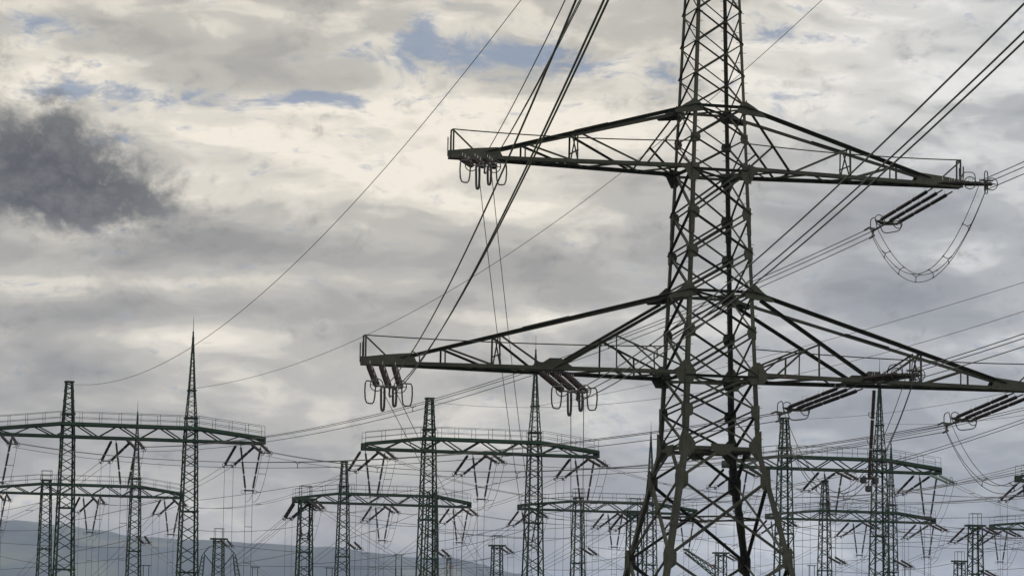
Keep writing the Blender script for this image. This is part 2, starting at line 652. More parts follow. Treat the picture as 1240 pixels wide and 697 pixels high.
for fi, (tv, nv, fp) in enumerate(FACES):
    mb = MB()
    seq = TOPLEV + LEV + [Z_WAIST]
    for i in range(len(seq) - 1):
        z0, z1 = seq[i], seq[i + 1]
        low = z0 < 23.5
        sz = .054 if z0 > 27 else (.062 if z0 > 23.5 else .088)
        brace(mb, fp(-1, z0), fp(1, z1), sz, nv, .012, dark=z0 > 15)
        brace(mb, fp(1, z0), fp(-1, z1), sz, nv, -.045, dbl=(low and fi in (0, 1)), dark=z0 > 23.6)
    for z in (26.37, 23.46, 17.97, 14.15, Z_WAIST):                     # belts at the arms and the waist
        mb.angle(fp(-1, z) + nv * .03, fp(1, z) + nv * .03, .11 if z > Z_WAIST else .15, nv if z > Z_WAIST else -nv, -UZ, .016)
    # spread legs: K at the waist, crosses below
    zk = 9.5
    mid = (fp(-1, Z_WAIST) + fp(1, Z_WAIST)) * .5 - UZ * .12
    brace(mb, mid, fp(-1, zk), .115, nv, .012)
    brace(mb, mid, fp(1, zk), .115, nv, .012)
    for z0, z1 in ((zk, 5.99), (5.99, 1.6), (1.6, -1.7)):
        brace(mb, fp(-1, z0), fp(1, z1), .12, nv, .012)
        brace(mb, fp(1, z0), fp(-1, z1), .12, nv, -.06)
    mb.build('face_bracing', M_PYLON, pylon)
# inner diamonds that tie the crossing points of the four faces
for z in (7.9, 3.9):
    ps = [(f[2](-1, z) + f[2](1, z)) * .5 for f in (FACES[0], FACES[3], FACES[1], FACES[2])]
    mb = MB()
    for i in range(4):
        mb.angle(ps[i], ps[(i + 1) % 4], .075, -UZ, (UX + UY) * .7, .012)
    mb.build('inner_brace', M_PYLON, pylon)
for z in (26.37, 23.46, 17.97, 14.15, Z_WAIST):
    c = [corner(-1, -1, z - .03), corner(1, -1, z - .03), corner(1, 1, z - .03), corner(-1, 1, z - .03)]
    mb = MB()
    mb.angle(c[0], c[2], .08, -UZ, UX, .012)
    mb.angle(c[1] - UZ * .07, c[3] - UZ * .07, .08, -UZ, UX, .012)
    mb.build('inner_brace', M_PYLON, pylon)
mb = MB()
for sx in (-1, 1):
    mb.box(corner(sx, -1, 39.8), corner(sx, 1, 39.8), .12, .12)
    for sy in (-1, 1):
        mb.box(corner(sx, sy, 39.8), T(0, 0, 42.6), .1, .1)
mb.build('peak', M_PYLON, pylon)


def gusset(pts2, fp, nv, tv, off, parent):
    mb = MB()
    mb.plate([fp + tv * a + UZ * b + nv * off for a, b in pts2], nv, .022)
    mb.build('gusset_plate', M_GUSSET, parent)


for (sx, sy), leg in legs.items():
    for z in LEV[4:] + [9.5, 5.99]:
        arm = z in (23.46, 14.15)
        for tv, nv, s in ((UX, UY * sy, sx), (UY, UX * sx, sy)):
            c = corner(sx, sy, z)
            if z in (26.37, 17.97):
                continue
            if arm:
                if tv is UX and z < 20:
                    gusset([(s * .12, .62), (-s * .12, .62), (-s * .45, .16), (-s * .45, -.04), (-s * .3, -.38), (s * .3, -.38), (s * .5, -.04), (s * .5, .1)], c, nv, tv, .05, leg)
                elif tv is UX:
                    gusset([(s * .7, .04), (s * .1, .24), (-s * .3, .22), (-s * .34, -.34), (-s * .12, -.6), (s * .12, -.6), (s * .36, -.1)], c, nv, tv, .05, leg)
                else:
                    gusset([(s * .1, .3), (-s * .3, .2), (-s * .3, -.25), (s * .1, -.4)], c, nv, tv, .05, leg)
            elif z < 10:
                gusset([(s * .03, .5), (-s * .16, .5), (-s * .42, .2), (-s * .42, -.3), (-s * .1, -.55), (s * .10, -.5)], c, nv, tv, .035, leg)
            else:
                w = .26 if z > 24 else .33
                gusset([(s * .02, w * .8), (-s * w, w * .7), (-s * (w + .06), 0), (-s * w, -w * .8), (s * .02, -w)], c, nv, tv, .04, leg)
    for tv, nv, s in ((UX, UY * sy, sx), (UY, UX * sx, sy)):
        c = corner(sx, sy, Z_WAIST)
        gusset([(s * .02, .75), (-s * .32, .45), (-s * .55, .12), (-s * .5, -.2), (-s * .22, -.5), (s * .10, -.7)], c, nv, tv, .045, leg)
        z = 26.37
        for z in (26.37, 17.97):
            c = corner(sx, sy, z)
            if tv is UX:
                gusset([(s * .98, -.38), (s * .45, -.02), (s * .04, .36 if z < 20 else .22), (-s * .1, .34 if z < 20 else .2), (-s * .36, -.02), (-s * .4, -.3), (s * .2, -.4), (s * .9, -.46)], c, nv, tv, .055, leg)
            else:
                gusset([(s * .05, .3), (-s * .4, .1), (-s * .4, -.3), (s * .05, -.4)], c, nv, tv, .05, leg)
for fi, (tv, nv, fp) in enumerate(FACES):
    c = (fp(-1, Z_WAIST) + fp(1, Z_WAIST)) * .5
    mb = MB()
    mb.plate([c + tv * a + UZ * b + nv * .06 for a, b in ((-.55, .12), (.55, .12), (.5, -.12), (.15, -.38), (-.15, -.38), (-.5, -.12))], nv, .024)
    mb.build('waist_plate', M_GUSSET, pylon)


def crossarm(sx, zb, zt, Lend, Lg, stations, inner=None):
    """sx: side; zb / zt: heights of bottom and top chord at the body; narrow beam-like tip from Lg to Lend"""
    ab, atp = half(zb), half(zt)
    tw = .22                                        # half width of the tip

    def bot(L, sy):
        t = (L - ab) / (Lg - ab)
        w = ab + (tw - ab) * min(max(t, 0), 1)
        return T(sx * L, sy * w, zb)

    def top(L, sy):
        t = (L - atp) / (Lg - atp)
        return T(sx * L, sy * (atp + (tw - atp) * t), zt + (zb + .42 - zt) * t)

    mb = MB()
    for sy in (-1, 1):
        if sy < 0:
            mb.angle(bot(ab, sy), bot(Lg, sy), .17, UZ, -UY * sy, .03)
        else:
            mb.angle(bot(ab, sy) + UZ * .1, bot(Lg, sy) + UZ * .1, .16, -UZ, -UY * sy, .03)
        mb.angle(bot(Lg, sy), bot(Lend, sy), .22, UZ, -UY * sy, .03)
        a, b = top(atp, sy), top(Lg + .25, sy)
        if sy < 0:
            mb.angle(a, b, .15, -UZ, UY * sy, .03)
        else:
            mb.angle(a - UZ * .12, b - UZ * .12, .14, UZ, -UY * sy, .03)
        mb.box(a.lerp(b, .42) + UZ * .035, a.lerp(b, .58) + UZ * .035, .14, .03)
        mb.angle(bot(Lg, sy) + UZ * .42, bot(Lend, sy) + UZ * .30, .14, -UZ, -UY * sy, .03)
    armo = mb.build('crossarm', M_PYLON, pylon)
    # tip plates
    mb = MB()
    for sy in (-1, 1):
        o = UY * (sy * .03)
        mb.plate([bot(Lg - .55, sy) + o + UZ * .03, bot(Lg - .28, sy) + o + UZ * .55, bot(Lg + .9, sy) + o + UZ * .44, bot(Lend, sy) + o + UZ * .30, bot(Lend, sy) + o - UZ * .04, bot(Lg, sy) + o - UZ * .06], UY, .025)
    mb.plate([bot(Lend, -1), bot(Lend, 1), bot(Lend, 1) + UZ * .34, bot(Lend, -1) + UZ * .34], UX, .03)
    mb.build('tip_plate', M_GUSSET, armo)
    # lattice
    mb = MB()
    k = [ab + .15]
    while k[-1] < Lend - .9:
        k.append(k[-1] + .55 + 1.05 * (1 - (k[-1] - ab) / (Lend - ab)))
    for i in range(len(k) - 1):
        s = 1 if i % 2 else -1
        mb.angle(bot(k[i], s) + UZ * .02, bot(k[i + 1], -s) + UZ * .02, .075, UX * sx, UZ, .012)
        if i % 3 == 0:
            mb.angle(bot(k[i], -s) + UZ * .05, bot(k[i + 1], s) + UZ * .05, .06, UX * sx, UZ, .012)
    for st in stations:
        L1 = st['L']
        for sy in (-1, 1):
            mb.angle(bot(L1, sy), top(L1, sy), .065, UX * sx, -UY * sy, .012)
            if 'to' in st:
                mb.angle(top(L1 + .05, sy), bot(st['to'], sy) + UZ * .15, .085, -UZ, -UY * sy, .014)
        if st.get('frame'):
            a, b, c, d = bot(L1, -1), bot(L1, 1), top(L1, -1), top(L1, 1)
            mb.box(a, (c + d) * .5 * .5 + d * .5, .05, .05)
            mb.box(b, (c + d) * .5 * .5 + c * .5, .05, .05)
            mb.box(a.lerp(c, .4), b.lerp(d, .4), .05, .05)
    if inner:
        Li = inner['L']
        for sy in (-1, 1):
            p, q = T(sx * (half(zt) + .35), sy * half(zt), zt - .35), bot(Li, sy) + UZ * .12
            mb.angle(p, q, inner.get('size', .1), -UZ, UY * sy if sy < 0 else -UY * sy, .02)
            r = p.lerp(q, inner['frac'])
            mb.angle(r, T(sx * (ab + .05), sy * ab, zb + inner.get('zi', .2)), .075, -UZ, -UY * sy, .012)
            for (Lv,) in inner.get('posts', ()):
                # short posts below the strut
                e = T(sx * (ab + .05), sy * ab, zb + inner.get('zi', .2))
                tt = (Lv - ab) / max(.01, abs((PYL.inverted() @ r).x) - ab)
                g = e.lerp(r, tt)
                mb.angle(bot(Lv, sy), g, .06, UX * sx, -UY * sy, .012)
            if inner.get('sub'):
                l0, l1 = inner['sub']
                e = T(sx * (ab + .05), sy * ab, zb + inner.get('zi', .2))
                tt = (l0 - ab) / max(.01, abs((PYL.inverted() @ r).x) - ab)
                mb.angle(e.lerp(r, tt), bot(l1, sy) + UZ * .1, .07, -UZ, -UY * sy, .012)
            if sy == -1 or True:
                mb.plate([bot(Li - .9, sy) + UZ * .06, bot(Li - .25, sy) + UZ * .52, bot(Li + .25, sy) + UZ * .52, bot(Li + .95, sy) + UZ * .06], UY, .02) if inner.get('plate') else None
    mb.build('arm_bracing', M_PYLON, armo)
    # end post with its stay and the safety rope back to the body
    mb = MB()
    e = Lend - .12
    for sy in (-1, 1):
        mb.box(bot(e, sy) + UZ * .2, bot(e, sy) + UZ * 1.27, .075, .075)
        mb.box(bot(Lend + .02, sy) + UZ * .1, bot(Lend + .02, sy) + UZ * .95, .09, .05)
    mb.box(bot(e, -1) + UZ * 1.25, bot(e, 1) + UZ * 1.25, .06, .06)
    mb.box(bot(e, -1) + UZ * 1.2, bot(e - .95, -1) + UZ * .36, .07, .06)
    mb.build('end_post', M_PYLON, armo)
    mb = MB()
    pts = sag_curve(bot(e, -1) + UZ * 1.25, T(sx * half(zb + 1.1), -half(zb + 1.1), zb + 1.22), .12, 14)
    mb.tube(pts, .028, 6)
    mb.build('safety_rope', M_PYLON, armo)
    return armo


for sx in (-1, 1):
    crossarm(sx, 23.46, 26.37, 12.22, 10.35, [dict(L=6.47, frame=True, to=3.65), dict(L=8.82, to=6.75)],
             dict(L=3.4, frac=.55, posts=(), zi=.15, size=.075))
    crossarm(sx, 14.15, 17.97, 16.02, 14.1, [dict(L=9.93, frame=True, to=7.95), dict(L=12.34, to=10.2)],
             dict(L=7.5, frac=.535, posts=((4.75,), (3.05,)), zi=.35, size=.14, sub=(4.0, 2.6), plate=True))
    # doubled chord and plates where the inner phase hangs
# ------------------------------------------------------------------ insulator sets of the pylon


def string_mesh(mb, p, d, L, segs=3, r=.055, R=.088, sides=10, pitch=.085, cap=.10):
    """rod insulators with sheds, end to end"""
    sl = L / segs
    for k in range(segs):
        a = k * sl + cap * .5
        b = (k + 1) * sl - cap * .5
        n = max(3, int((b - a) / pitch))
        pts, rs = [], []
        for i in range(n):
            t = a + (b - a) * i / n
            for dt, rr in ((0, r), (.35, r), (.55, R), (.75, r)):
                pts.append(p + d * (t + (b - a) / n * dt)); rs.append(rr)
        mb.tube(pts, rs, sides)


def ring(mb, c, a, b, R, r=.022, n=18, arc=1.0):
    k = n if arc >= 1 else int(n * arc) + 1
    pts = [c + a * (R * math.cos(2 * math.pi * i / n)) + b * (R * math.sin(2 * math.pi * i / n)) for i in range(k)]
    mb.tube(pts, r, 6, closed=(arc >= 1))


def racket(mb, c, a, b, w, h, r=.024):
    """rounded rectangular grading loop hanging from c along b"""
    pts = []
    for x, y in ((-.5, .06), (-.47, .35), (-.42, .72), (-.34, .92), (-.2, 1.0), (.1, 1.0), (.32, .97), (.45, .8), (.5, .45), (.47, .12), (.36, .0), (-.36, 0)):
        pts.append(c + a * (x * w) + b * (y * h))
    mb.tube(pts, r, 6, closed=True)


def strain_set(label, c, u, d, L, style):
    """three parallel strings from the arm to a yoke; returns the line end"""
    d = d.normalized()
    u = (u - d * u.dot(d)).normalized()
    w = u.cross(d)
    if w.z < 0:
        w = -w
    root = thing('strain_insulator', label, 'insulator', c, 0, 'strain insulator sets on the pylon arms')
    for i in (-1, 0, 1):
        p = c + u * (i * .56)
        q = c + u * (i * .50) + d * L
        dd = (q - p).normalized()
        mb = MB()
        string_mesh(mb, p + dd * .35, dd, L - .45, 3, .085 if style == 'near' else .062, .15 if style == 'near' else .092, 10, .13 if style == 'near' else .085)
        s = mb.build('insulator_string', M_INS, root, smooth=False)
        caps = [(p - dd * .05, p + dd * .42, .035), (q - dd * .15, q + dd * .12, .04)]
        for k in (1, 2):
            o = p + dd * (.35 + (L - .45) * k / 3)
            caps.append((o - dd * .09, o + dd * .09, .06))
        for a, b, rr in caps:
            fm = MB(); fm.tube([a, b], rr, 7); fm.build('end_cap', M_FIT, s)
        for k in (0, 1, 2, 3):
            o = p + dd * (.35 + (L - .45) * k / 3)
            for sgn in ((-1, 1) if k in (1, 2) else ((1,) if k == 0 else (-1,))):
                e = o + dd * (sgn * .16)
                hm = MB()
                hm.tube([e, e + w * .16 + dd * sgn * .03, e + w * .27 - dd * sgn * .02], .010, 5)
                hm.build('arcing_horn', M_HORN, s)
    q = c + d * (L + .1)
    apex = q + d * (1.2 if style == 'far' else .62)
    mb = MB()
    mb.plate([q - u * .62 - d * .05, q + u * .62 - d * .05, q + u * .62 + d * .06, q + u * .1 + d * .3, q - u * .1 + d * .3, q - u * .62 + d * .06], w, .05)
    mb.tube([q + d * .1, apex], .05, 6)
    mb.box(apex - u * .24 + w * .13, apex + u * .24 + w * .13, .07, .07)
    mb.box(apex - w * .26, apex + w * .14, .07, .07, u)
    mb.build('yoke_plate', M_FIT, root)
    for i in (-1, 1):
        rm = MB()
        ring(rm, q + u * (i * .5) - d * .12, u, w, .27)
        rm.tube([q + u * (i * .5) - d * .12 + u * (i * .27), q + u * (i * .5)], .018, 5)
        rm.build('corona_ring', M_FIT, root)
    if style == 'far':
        rm = MB(); racket(rm, apex - d * .1, d, w, .5, .62); rm.build('grading_loop', M_FIT, root)
        rm = MB(); racket(rm, q + u * .1 - d * .1, (u * .7 - d * .7).normalized(), -w, 1.0, .52); rm.build('grading_loop', M_FIT, root)
    elif style == 'side':
        rm = MB(); racket(rm, q - d * 1.5 - u * .2, d, UZ, 2.4, .5); rm.build('grading_loop', M_FIT, root)
        rm = MB(); racket(rm, apex + d * .1, u, UZ, .16, .55); racket(rm, apex + d * .1, u, -UZ, .16, .45); rm.build('grading_loop', M_FIT, root)
    else:
        for i in (-1, 1):
            rm = MB(); racket(rm, q + u * (i * .78) + d * .05 + UZ * .18, u * i, -UZ, .46, .95, .034)
            rm.tube([q + u * (i * .5), q + u * (i * .6) + UZ * .1], .02, 5)
            rm.build('grading_loop', M_FIT, root)
        for i, h in ((-.26, 1.0), (.24, .78)):
            rm = MB(); racket(rm, q + u * i + d * .25, u, -UZ, .15, h, .055); rm.build('grading_loop', M_FIT, root)
    for o in offsets(3, d, .45):
        cl = MB()
        cl.tube([apex + o - d * .08, apex + o + d * .34], .045, 6)
        cl.build('clamp', M_FIT, root)
    return root, apex


def arm_pt(L, z, dy=-.30):
    return T(L, dy, z)


def near_line(A, mx, via, c=1 / 2600.0, t1=205.0, n=40):
    """conductor that runs from A past the camera on bearing mx, through a photo pixel"""
    r = ray(*via)
    k = r.x / r.y
    t = (k * A.y - A.x) / (mx + k)
    zt = CAM.z + (A.y - t) * r.z / r.y
    s1 = (A.z + c * t * t - zt) / t
    return [V((A.x + mx * q, A.y - q, A.z - s1 * q + c * q * q)) for q in (t1 * i / n for i in range(n + 1))]


apexes = {}
NEAR_SETS = [('upper_left', -11.2, 23.42, (.12, -1, -.235), 4.0, 'near', 'dark insulator strings bunched under the tip of the upper left arm', .068, (697, 0),
              'three-wire line rising steeply from the upper left arm to the top edge'),
             ('outer_left', -15.2, 14.10, (.115, -1, -.31), 4.3, 'near', 'dark insulator strings hanging under the outer tip of the lower left arm', .068, (722, 0),
              'three-wire line rising steeply from the lower left arm tip to the top edge'),
             ('inner_left', -7.45, 14.10, (.22, -1, -.29), 4.3, 'near', 'dark insulator strings hanging midway along the lower left arm', .068, (1240, 32),
              'three-wire line crossing the pylon body up to the top right corner'),
             ('upper_right', 11.6, 23.58, (.14, -1, -.15), 5.0, 'side', 'dark insulator strings pointing right from the tip of the upper right arm', .13, (1240, 203),
              'three-wire line leaving the upper right arm tip to the right edge'),
             ('inner_right', 7.7, 14.36, (.17, -1, -.05), 5.8, 'side', 'dark insulator strings lying along the middle of the lower right arm', .13, (1240, 411),
              'three-wire line leaving the middle of the lower right arm to the right edge')]
for key, L, z, d, ln, style, label, mx, via, wl in NEAR_SETS:
    root, ap = strain_set(label, arm_pt(L, z), UX.copy(), V(d), ln, style)
    apexes[key] = ap
    path = near_line(ap + V(d).normalized() * .3, mx, via)
    bundle('conductor_bundle', wl, 'power line', path, 3, .48, .020, (.145,) if key != 'upper_left' else (.3,), 'conductors between the pylon and the next tower')

ROW = [(1, 'upper_right', 11.3, 23.30), (2, 'inner_right', 6.9, 14.0), (3, 'outer_right', 15.3, 14.0)]
far_dirs = {'upper_right': (-.48, .86, -.23), 'inner_right': (-.52, .84, -.16), 'outer_right': (-.52, .84, -.20)}
far_lab = {'upper_right': 'three ribbed insulator strings slanting down left from the upper right arm tip',
           'inner_right': 'three ribbed insulator strings slanting down left from the middle of the lower right arm',
           'outer_right': 'three ribbed insulator strings slanting down left from the lower right arm tip'}
for _, key, L, z in ROW:
    d = V(far_dirs[key])
    root, ap = strain_set(far_lab[key], arm_pt(L, z, 0.1), UX.copy(), d, 4.3, 'far')
    apexes['far_' + key] = ap

# jumper loops that hang under the right arms
outer_near = at(1300, 476, 146)
for label, A, B, via, sp in (('three-wire jumper loop hanging under the upper right arm tip', apexes['far_upper_right'], apexes['upper_right'], (1098, 332), (.12, .25, .4, .55, .68, .85)),
                             ('three-wire jumper loop hanging below the middle of the lower right arm', apexes['far_inner_right'], apexes['inner_right'], (1040, 588), (.3, .5, .78)),
                             ('three-wire jumper loop at the right edge below the lower right arm', apexes['far_outer_right'], outer_near, (1196, 586), (.3, .55, .8))):
    s = sag_via(A, B, via)
    bundle('jumper_loop', label, 'jumper wire', sag_curve(A, B, s, 28), 3, .42, .017, sp, 'jumper loops of the pylon')

# hanging rod with weights
hp = at(1058.5, 472, 149.5)
hb = at(1052.5, 580, 149.5)
root = thing('hanging_insulator', 'long vertical rod with weights hanging from the lower right arm', 'insulator', hp)
mb = MB(); string_mesh(mb, hp, (hb - hp).normalized(), (hb - hp).length, 3, .075, .105, 10, .09, .02); mb.build('insulator_string', M_INS, root)
mb = MB()
for f in (.28, .57, .97):
    c = hp.lerp(hb, f)
    racket(mb, c + UZ * .1, UX, -UZ, .42, .22, .016)
mb.build('arcing_ring', M_FIT, root)
for dx, dz in ((-.28, -.05), (.3, -.05), (-.03, -.42)):
    mb = MB()
    c = hb + UX * dx + UZ * dz
    mb.tube([c + UZ * .22, c + UZ * .16, c + UZ * .13, c - UZ * .1, c - UZ * .14], [.03, .03, .15, .15, .08], 12)
    mb.tube([c + UZ * .2, hb], .025, 5)
    mb.build('weight', M_FIT, root)

# thin pairs that drop from the left arms into the yard
for label, key, (bx, by), via in (('thin wire pair falling from the upper left arm tip to the yard', 'upper_left', (690, 790), (608, 395)),
                                  ('thin wire pair falling from the lower left arm tip to the yard', 'outer_left', (600, 712), (530, 588)),
                                  ('thin wire pair falling from the middle of the lower left arm', 'inner_left', (704, 760), (665, 520))):
    A = apexes[key] - UZ * .12
    B = at(bx, by, 330)
    s = sag_via(A, B, via)
    bundle('downlead_pair', label, 'power line', sag_curve(A, B, s, 30), 2, .55, .016, (), 'thin leads from the left arms', mat=M_WIRE2)

# ------------------------------------------------------------------ switchyard gantries
TG = rad(16.8)
GU = V((math.cos(TG), math.sin(TG), 0))
GN = V((-math.sin(TG), math.cos(TG), 0))
ZB = 21.5                                       # underside of every beam


class Frame:
    """a line through the yard along the gantry row, found from one measured point"""
    def __init__(s, px, py, zb=ZB):
        r = ray(px, py)
        k = (zb - CAM.z) / r.z
        s.o = CAM + r * k

    def s_at(s, px):
        r = ray(px, 560)
        # intersect bearing with the row line
        det = GU.x * (-r.y) - GU.y * (-r.x)
        bx, by = CAM.x - s.o.x, CAM.y - s.o.y
        return (bx * (-r.y) - by * (-r.x)) / det

    def p(s, u, n=0.0, z=0.0):
        return s.o + GU * u + GN * n + UZ * z


def lattice_post(mb, base, widths, leg=.125, dia=.07):
    """square lattice column; widths = [(z above ground, half width), ...] from the top down"""
    zs = [a for a, b in widths]
    ws = [b for a, b in widths]

    def hw(z):
        return float(np.interp(z, zs[::-1], ws[::-1]))

    def c(sx, sy, z):
        return base + GU * (sx * hw(z)) + GN * (sy * hw(z)) + UZ * z
    for sx in (-1, 1):
        for sy in (-1, 1):
            for i in range(len(zs) - 1):
                mb.angle(c(sx, sy, zs[i]), c(sx, sy, zs[i + 1]), leg, -GU * sx, -GN * sy, .02)
    z = zs[0]
    k = 0
    while z > max(zs[-1], 3.0):
        st = max(.30, hw(z) * 1.2)
        z1 = max(z - st, zs[-1])
        for fx, fy, gx, gy in ((-1, -1, 1, -1), (-1, 1, 1, 1), (-1, -1, -1, 1), (1, -1, 1, 1)):
            flip = (fx, fy, gx, gy) in ((-1, 1, 1, 1), (1, -1, 1, 1))      # opposite faces lean opposite ways
            a, b = ((fx, fy), (gx, gy)) if (k + flip) % 2 else ((gx, gy), (fx, fy))
            mb.box(c(*a, z), c(*b, z1), dia, dia * .8, GN)
        z = z1
        k += 1


def belt(mb, base, z, w, t=.14):
    for a, b in (((-1, -1), (1, -1)), ((1, -1), (1, 1)), ((1, 1), (-1, 1)), ((-1, 1), (-1, -1))):
        mb.box(base + GU * (a[0] * w) + GN * (a[1] * w) + UZ * z, base + GU * (b[0] * w) + GN * (b[1] * w) + UZ * z, t, t)


BW, BH = .62, 1.12                               # half depth and height of the beam truss


def gantry(label, fr, le, lp, rp, re, left_tall=True, spire=True, rail_l=True):
    sl, s0, s1, sr = (fr.s_at(q) for q in (le, lp, rp, re))
    base0 = fr.p(s0); base0.z = 0
    base1 = fr.p(s1); base1.z = 0
    org = (base0 + base1) / 2
    root = thing('gantry', label, 'gantry', org, TG, 'switchyard gantries')
    zt = ZB + 4.5 if left_tall else ZB + 1.5
    mb = MB()
    lattice_post(mb, base0, [(zt, .29 if left_tall else .46), (ZB, .53), (10.5, .78), (0, 1.05)])
    belt(mb, base0, zt, .31 if left_tall else .47, .12)
    belt(mb, base0, ZB + 1.9, .45, .14) if left_tall else None
    for z in (ZB - 5.6, ZB - 10.5):
        belt(mb, base0, z, .66 + (ZB - 5.6 - z) * .025, .1)
    post0 = mb.build('post', M_GANTRY, root)
    mb = MB()
    lattice_post(mb, base1, [(ZB + 1.6, .46), (ZB, .53), (10.5, .78), (0, 1.05)])
    for z in (ZB - 5.6, ZB - 10.5):
        belt(mb, base1, z, .66 + (ZB - 5.6 - z) * .025, .1)
    post1 = mb.build('post', M_GANTRY, root)
    if spire:
        mb = MB()
        lattice_post(mb, base1 + UZ * 0, [(ZB + 9.0, .035), (ZB + 4.2, .27), (ZB + 1.62, .455)], .085, .045)
        belt(mb, base1, ZB + 4.2, .29, .12)
        belt(mb, base1, ZB + 1.95, .45, .14)
        mb.tube([base1 + UZ * (ZB + 8.6), base1 + UZ * (ZB + 10.2)], [.035, .012], 6)
        mb.tube([base1 + UZ * (ZB + 7.2), base1 + UZ * (ZB + 9.0)], .07, 6)
        mb.build('lightning_spire', M_GANTRY, post1)
    if not left_tall:
        mb = MB()
        pts = [(-.5, -.5), (.5, -.5), (.5, .5), (-.5, .5)]
        for a, b in zip(pts, pts[1:] + pts[:1]):
            for z in (.5, 1.0):
                mb.tube([base0 + GU * a[0] + GN * a[1] + UZ * (zt + z), base0 + GU * b[0] + GN * b[1] + UZ * (zt + z)], .022, 5)
            mb.tube([base0 + GU * a[0] + GN * a[1] + UZ * zt, base0 + GU * a[0] + GN * a[1] + UZ * (zt + 1.0)], .022, 5)
        mb.build('guard_rail', M_GANTRY, post0)

    def htop(s):
        if s < s0 - .55:
            return BH + (.50 - BH) * (s0 - .55 - s) / max(.1, s0 - .55 - sl)
        if s > s1 + .55:
            return BH + (.50 - BH) * (s - s1 - .55) / max(.1, sr - s1 - .55)
        return BH

    mb = MB()
    knots = [sl, s0 - .55, s1 + .55, sr]
    for sy in (-1, 1):
        n = sy * BW
        mb.box(fr.p(sl, n, .10), fr.p(sr, n, .10), .17, .20)
        for a, b in zip(knots, knots[1:]):
            mb.box(fr.p(a, n, htop(a)), fr.p(b, n, htop(b)), .17, .25)
        nb = max(4, int(round((sr - sl) / 1.65)))
        ks = [sl + (sr - sl) * i / nb for i in range(nb + 1)]
        for i in range(nb):
            a, b = ks[i], ks[i + 1]
            if i % 2:
                mb.box(fr.p(a, n, .1), fr.p(b, n, htop(b)), .10, .08, GN)
            else:
                mb.box(fr.p(a, n, htop(a)), fr.p(b, n, .1), .10, .08, GN)
        for e in (sl, sr):
            mb.box(fr.p(e, n, -.01), fr.p(e, n, htop(e) + .09), .16, .12, GN)
    for e in (sl, sr):
        mb.plate([fr.p(e, -BW, .0), fr.p(e, BW, .0), fr.p(e, BW, .56), fr.p(e, -BW, .56)], GU, .05)
    nb = max(4, int((sr - sl) / 1.3))
    for i in range(nb):
        a = sl + (sr - sl) * i / nb; b = sl + (sr - sl) * (i + 1) / nb
        s = 1 if i % 2 else -1
        mb.box(fr.p(a, s * BW, .05), fr.p(b, -s * BW, .05), .06, .06)
        mb.box(fr.p(a, -BW, .07), fr.p(a, BW, .07), .06, .06)
    beam = mb.build('beam', M_GANTRY, root)
    mb = MB()
    for a, b in zip(knots, knots[1:]):
        mb.box(fr.p(a, 0, htop(a) + .02), fr.p(b, 0, htop(b) + .02), BW * 1.5, .06)
    mb.build('walkway', M_GANTRY, beam)
    mb = MB()
    for sy in (-1, 1):
        n = sy * (BW - .02)
        for a, b in zip(knots, knots[1:]):
            for z in (.52, .98):
                mb.tube([fr.p(a, n, htop(a) + z), fr.p(b, n, htop(b) + z)], .017, 5)
            k = max(1, int(round((b - a) / 1.55)))
            for i in range(k + 1):
                s = a + (b - a) * i / k
                mb.tube([fr.p(s, n, htop(s)), fr.p(s, n, htop(s) + .98)], .017, 5)
    mb.build('handrail', M_GANTRY, beam)
    return root, (base0, base1, zt)


# prototypes of the three insulator arrangements of one phase, in gantry axes, moved to their places later
def small_string(mb, p, q, segs=3):
    d = (q - p)
    L = d.length
    d = d / L
    sl = (L - .3) / segs
    mb.tube([p, q], .03, 5)
    for k in range(segs):
        a = p + d * (.15 + k * sl + .07)
        n = 9
        pts, rs = [], []
        for i in range(n):
            t = (sl - .14) * i / n
            h = (sl - .14) / n
            pts += [a + d * t, a + d * (t + h * .45), a + d * (t + h * .6), a + d * (t + h * .95)]
            rs += [.07, .07, .12, .07]
        mb.tube(pts, rs, 8)


def proto(kind, loc, label, mat=None):
    mat = mat or M_INS
    root = thing('strain_insulator' if kind != 'v' else 'suspension_insulator', label, 'insulator', loc, TG,
                 {'far': 'insulator pairs slanting left from the gantries', 'near': 'insulator pairs reaching right from the gantries', 'v': 'V insulators hanging from the gantries'}[kind])
    W = WM[root.name]
    P = lambda u, n, z: W @ V((u, n, z))
    ends = []
    for a, b in GEO[kind]:
        mb = MB()
        small_string(mb, P(*a), P(*b))
        mb.build('insulator_string', mat, root)
    mb = MB()
    e = [V(b) for a, b in GEO[kind]]
    if kind == 'v':
        mb.box(P(*(e[0] + V((-.12, 0, 0)))), P(*(e[1] + V((.12, 0, 0)))), .09, .12)
    else:
        mb.box(P(*e[0]), P(*e[1]), .08, .07)
    for q in e:
        dn = (V(GEO[kind][0][1]) - V(GEO[kind][0][0])).normalized()
        mb.box(P(*q), P(*(q + (dn * .45 if kind != 'v' else V((0, 0, -.25))))), .06, .06)
    mb.build('yoke', M_FIT, root)
    mb = MB()
    for i, q in enumerate(e):
        if kind == 'v':
            o = q + V((-.22 if i == 0 else .22, 0, -.12))
            ring(mb, P(*o), GU, UZ, .15, .018, 12)
        else:
            ring(mb, P(*q), GU, UZ, .2, .02, 12)
    if kind == 'near':
        racket(mb, P(*((e[0] + e[1]) / 2)), GU, UZ, .22, .5, .02)
    mb.build('corona_rings', M_FIT, root)
    return root


GEO = {'far': [((-.95, .5, -.05), (-1.15, 3.9, -1.5)), ((.65, .5, -.05), (-.42, 3.9, -1.5))],
       'near': [((.1, -.5, -.05), (.2, -4.1, -.95)), ((.95, -.5, -.05), (.85, -4.1, -.95))],
       'v': [((-.7, 0, -.05), (-.2, 0, -3.75)), ((1.0, 0, -.05), (.38, 0, -3.75))]}
PROTO = {}


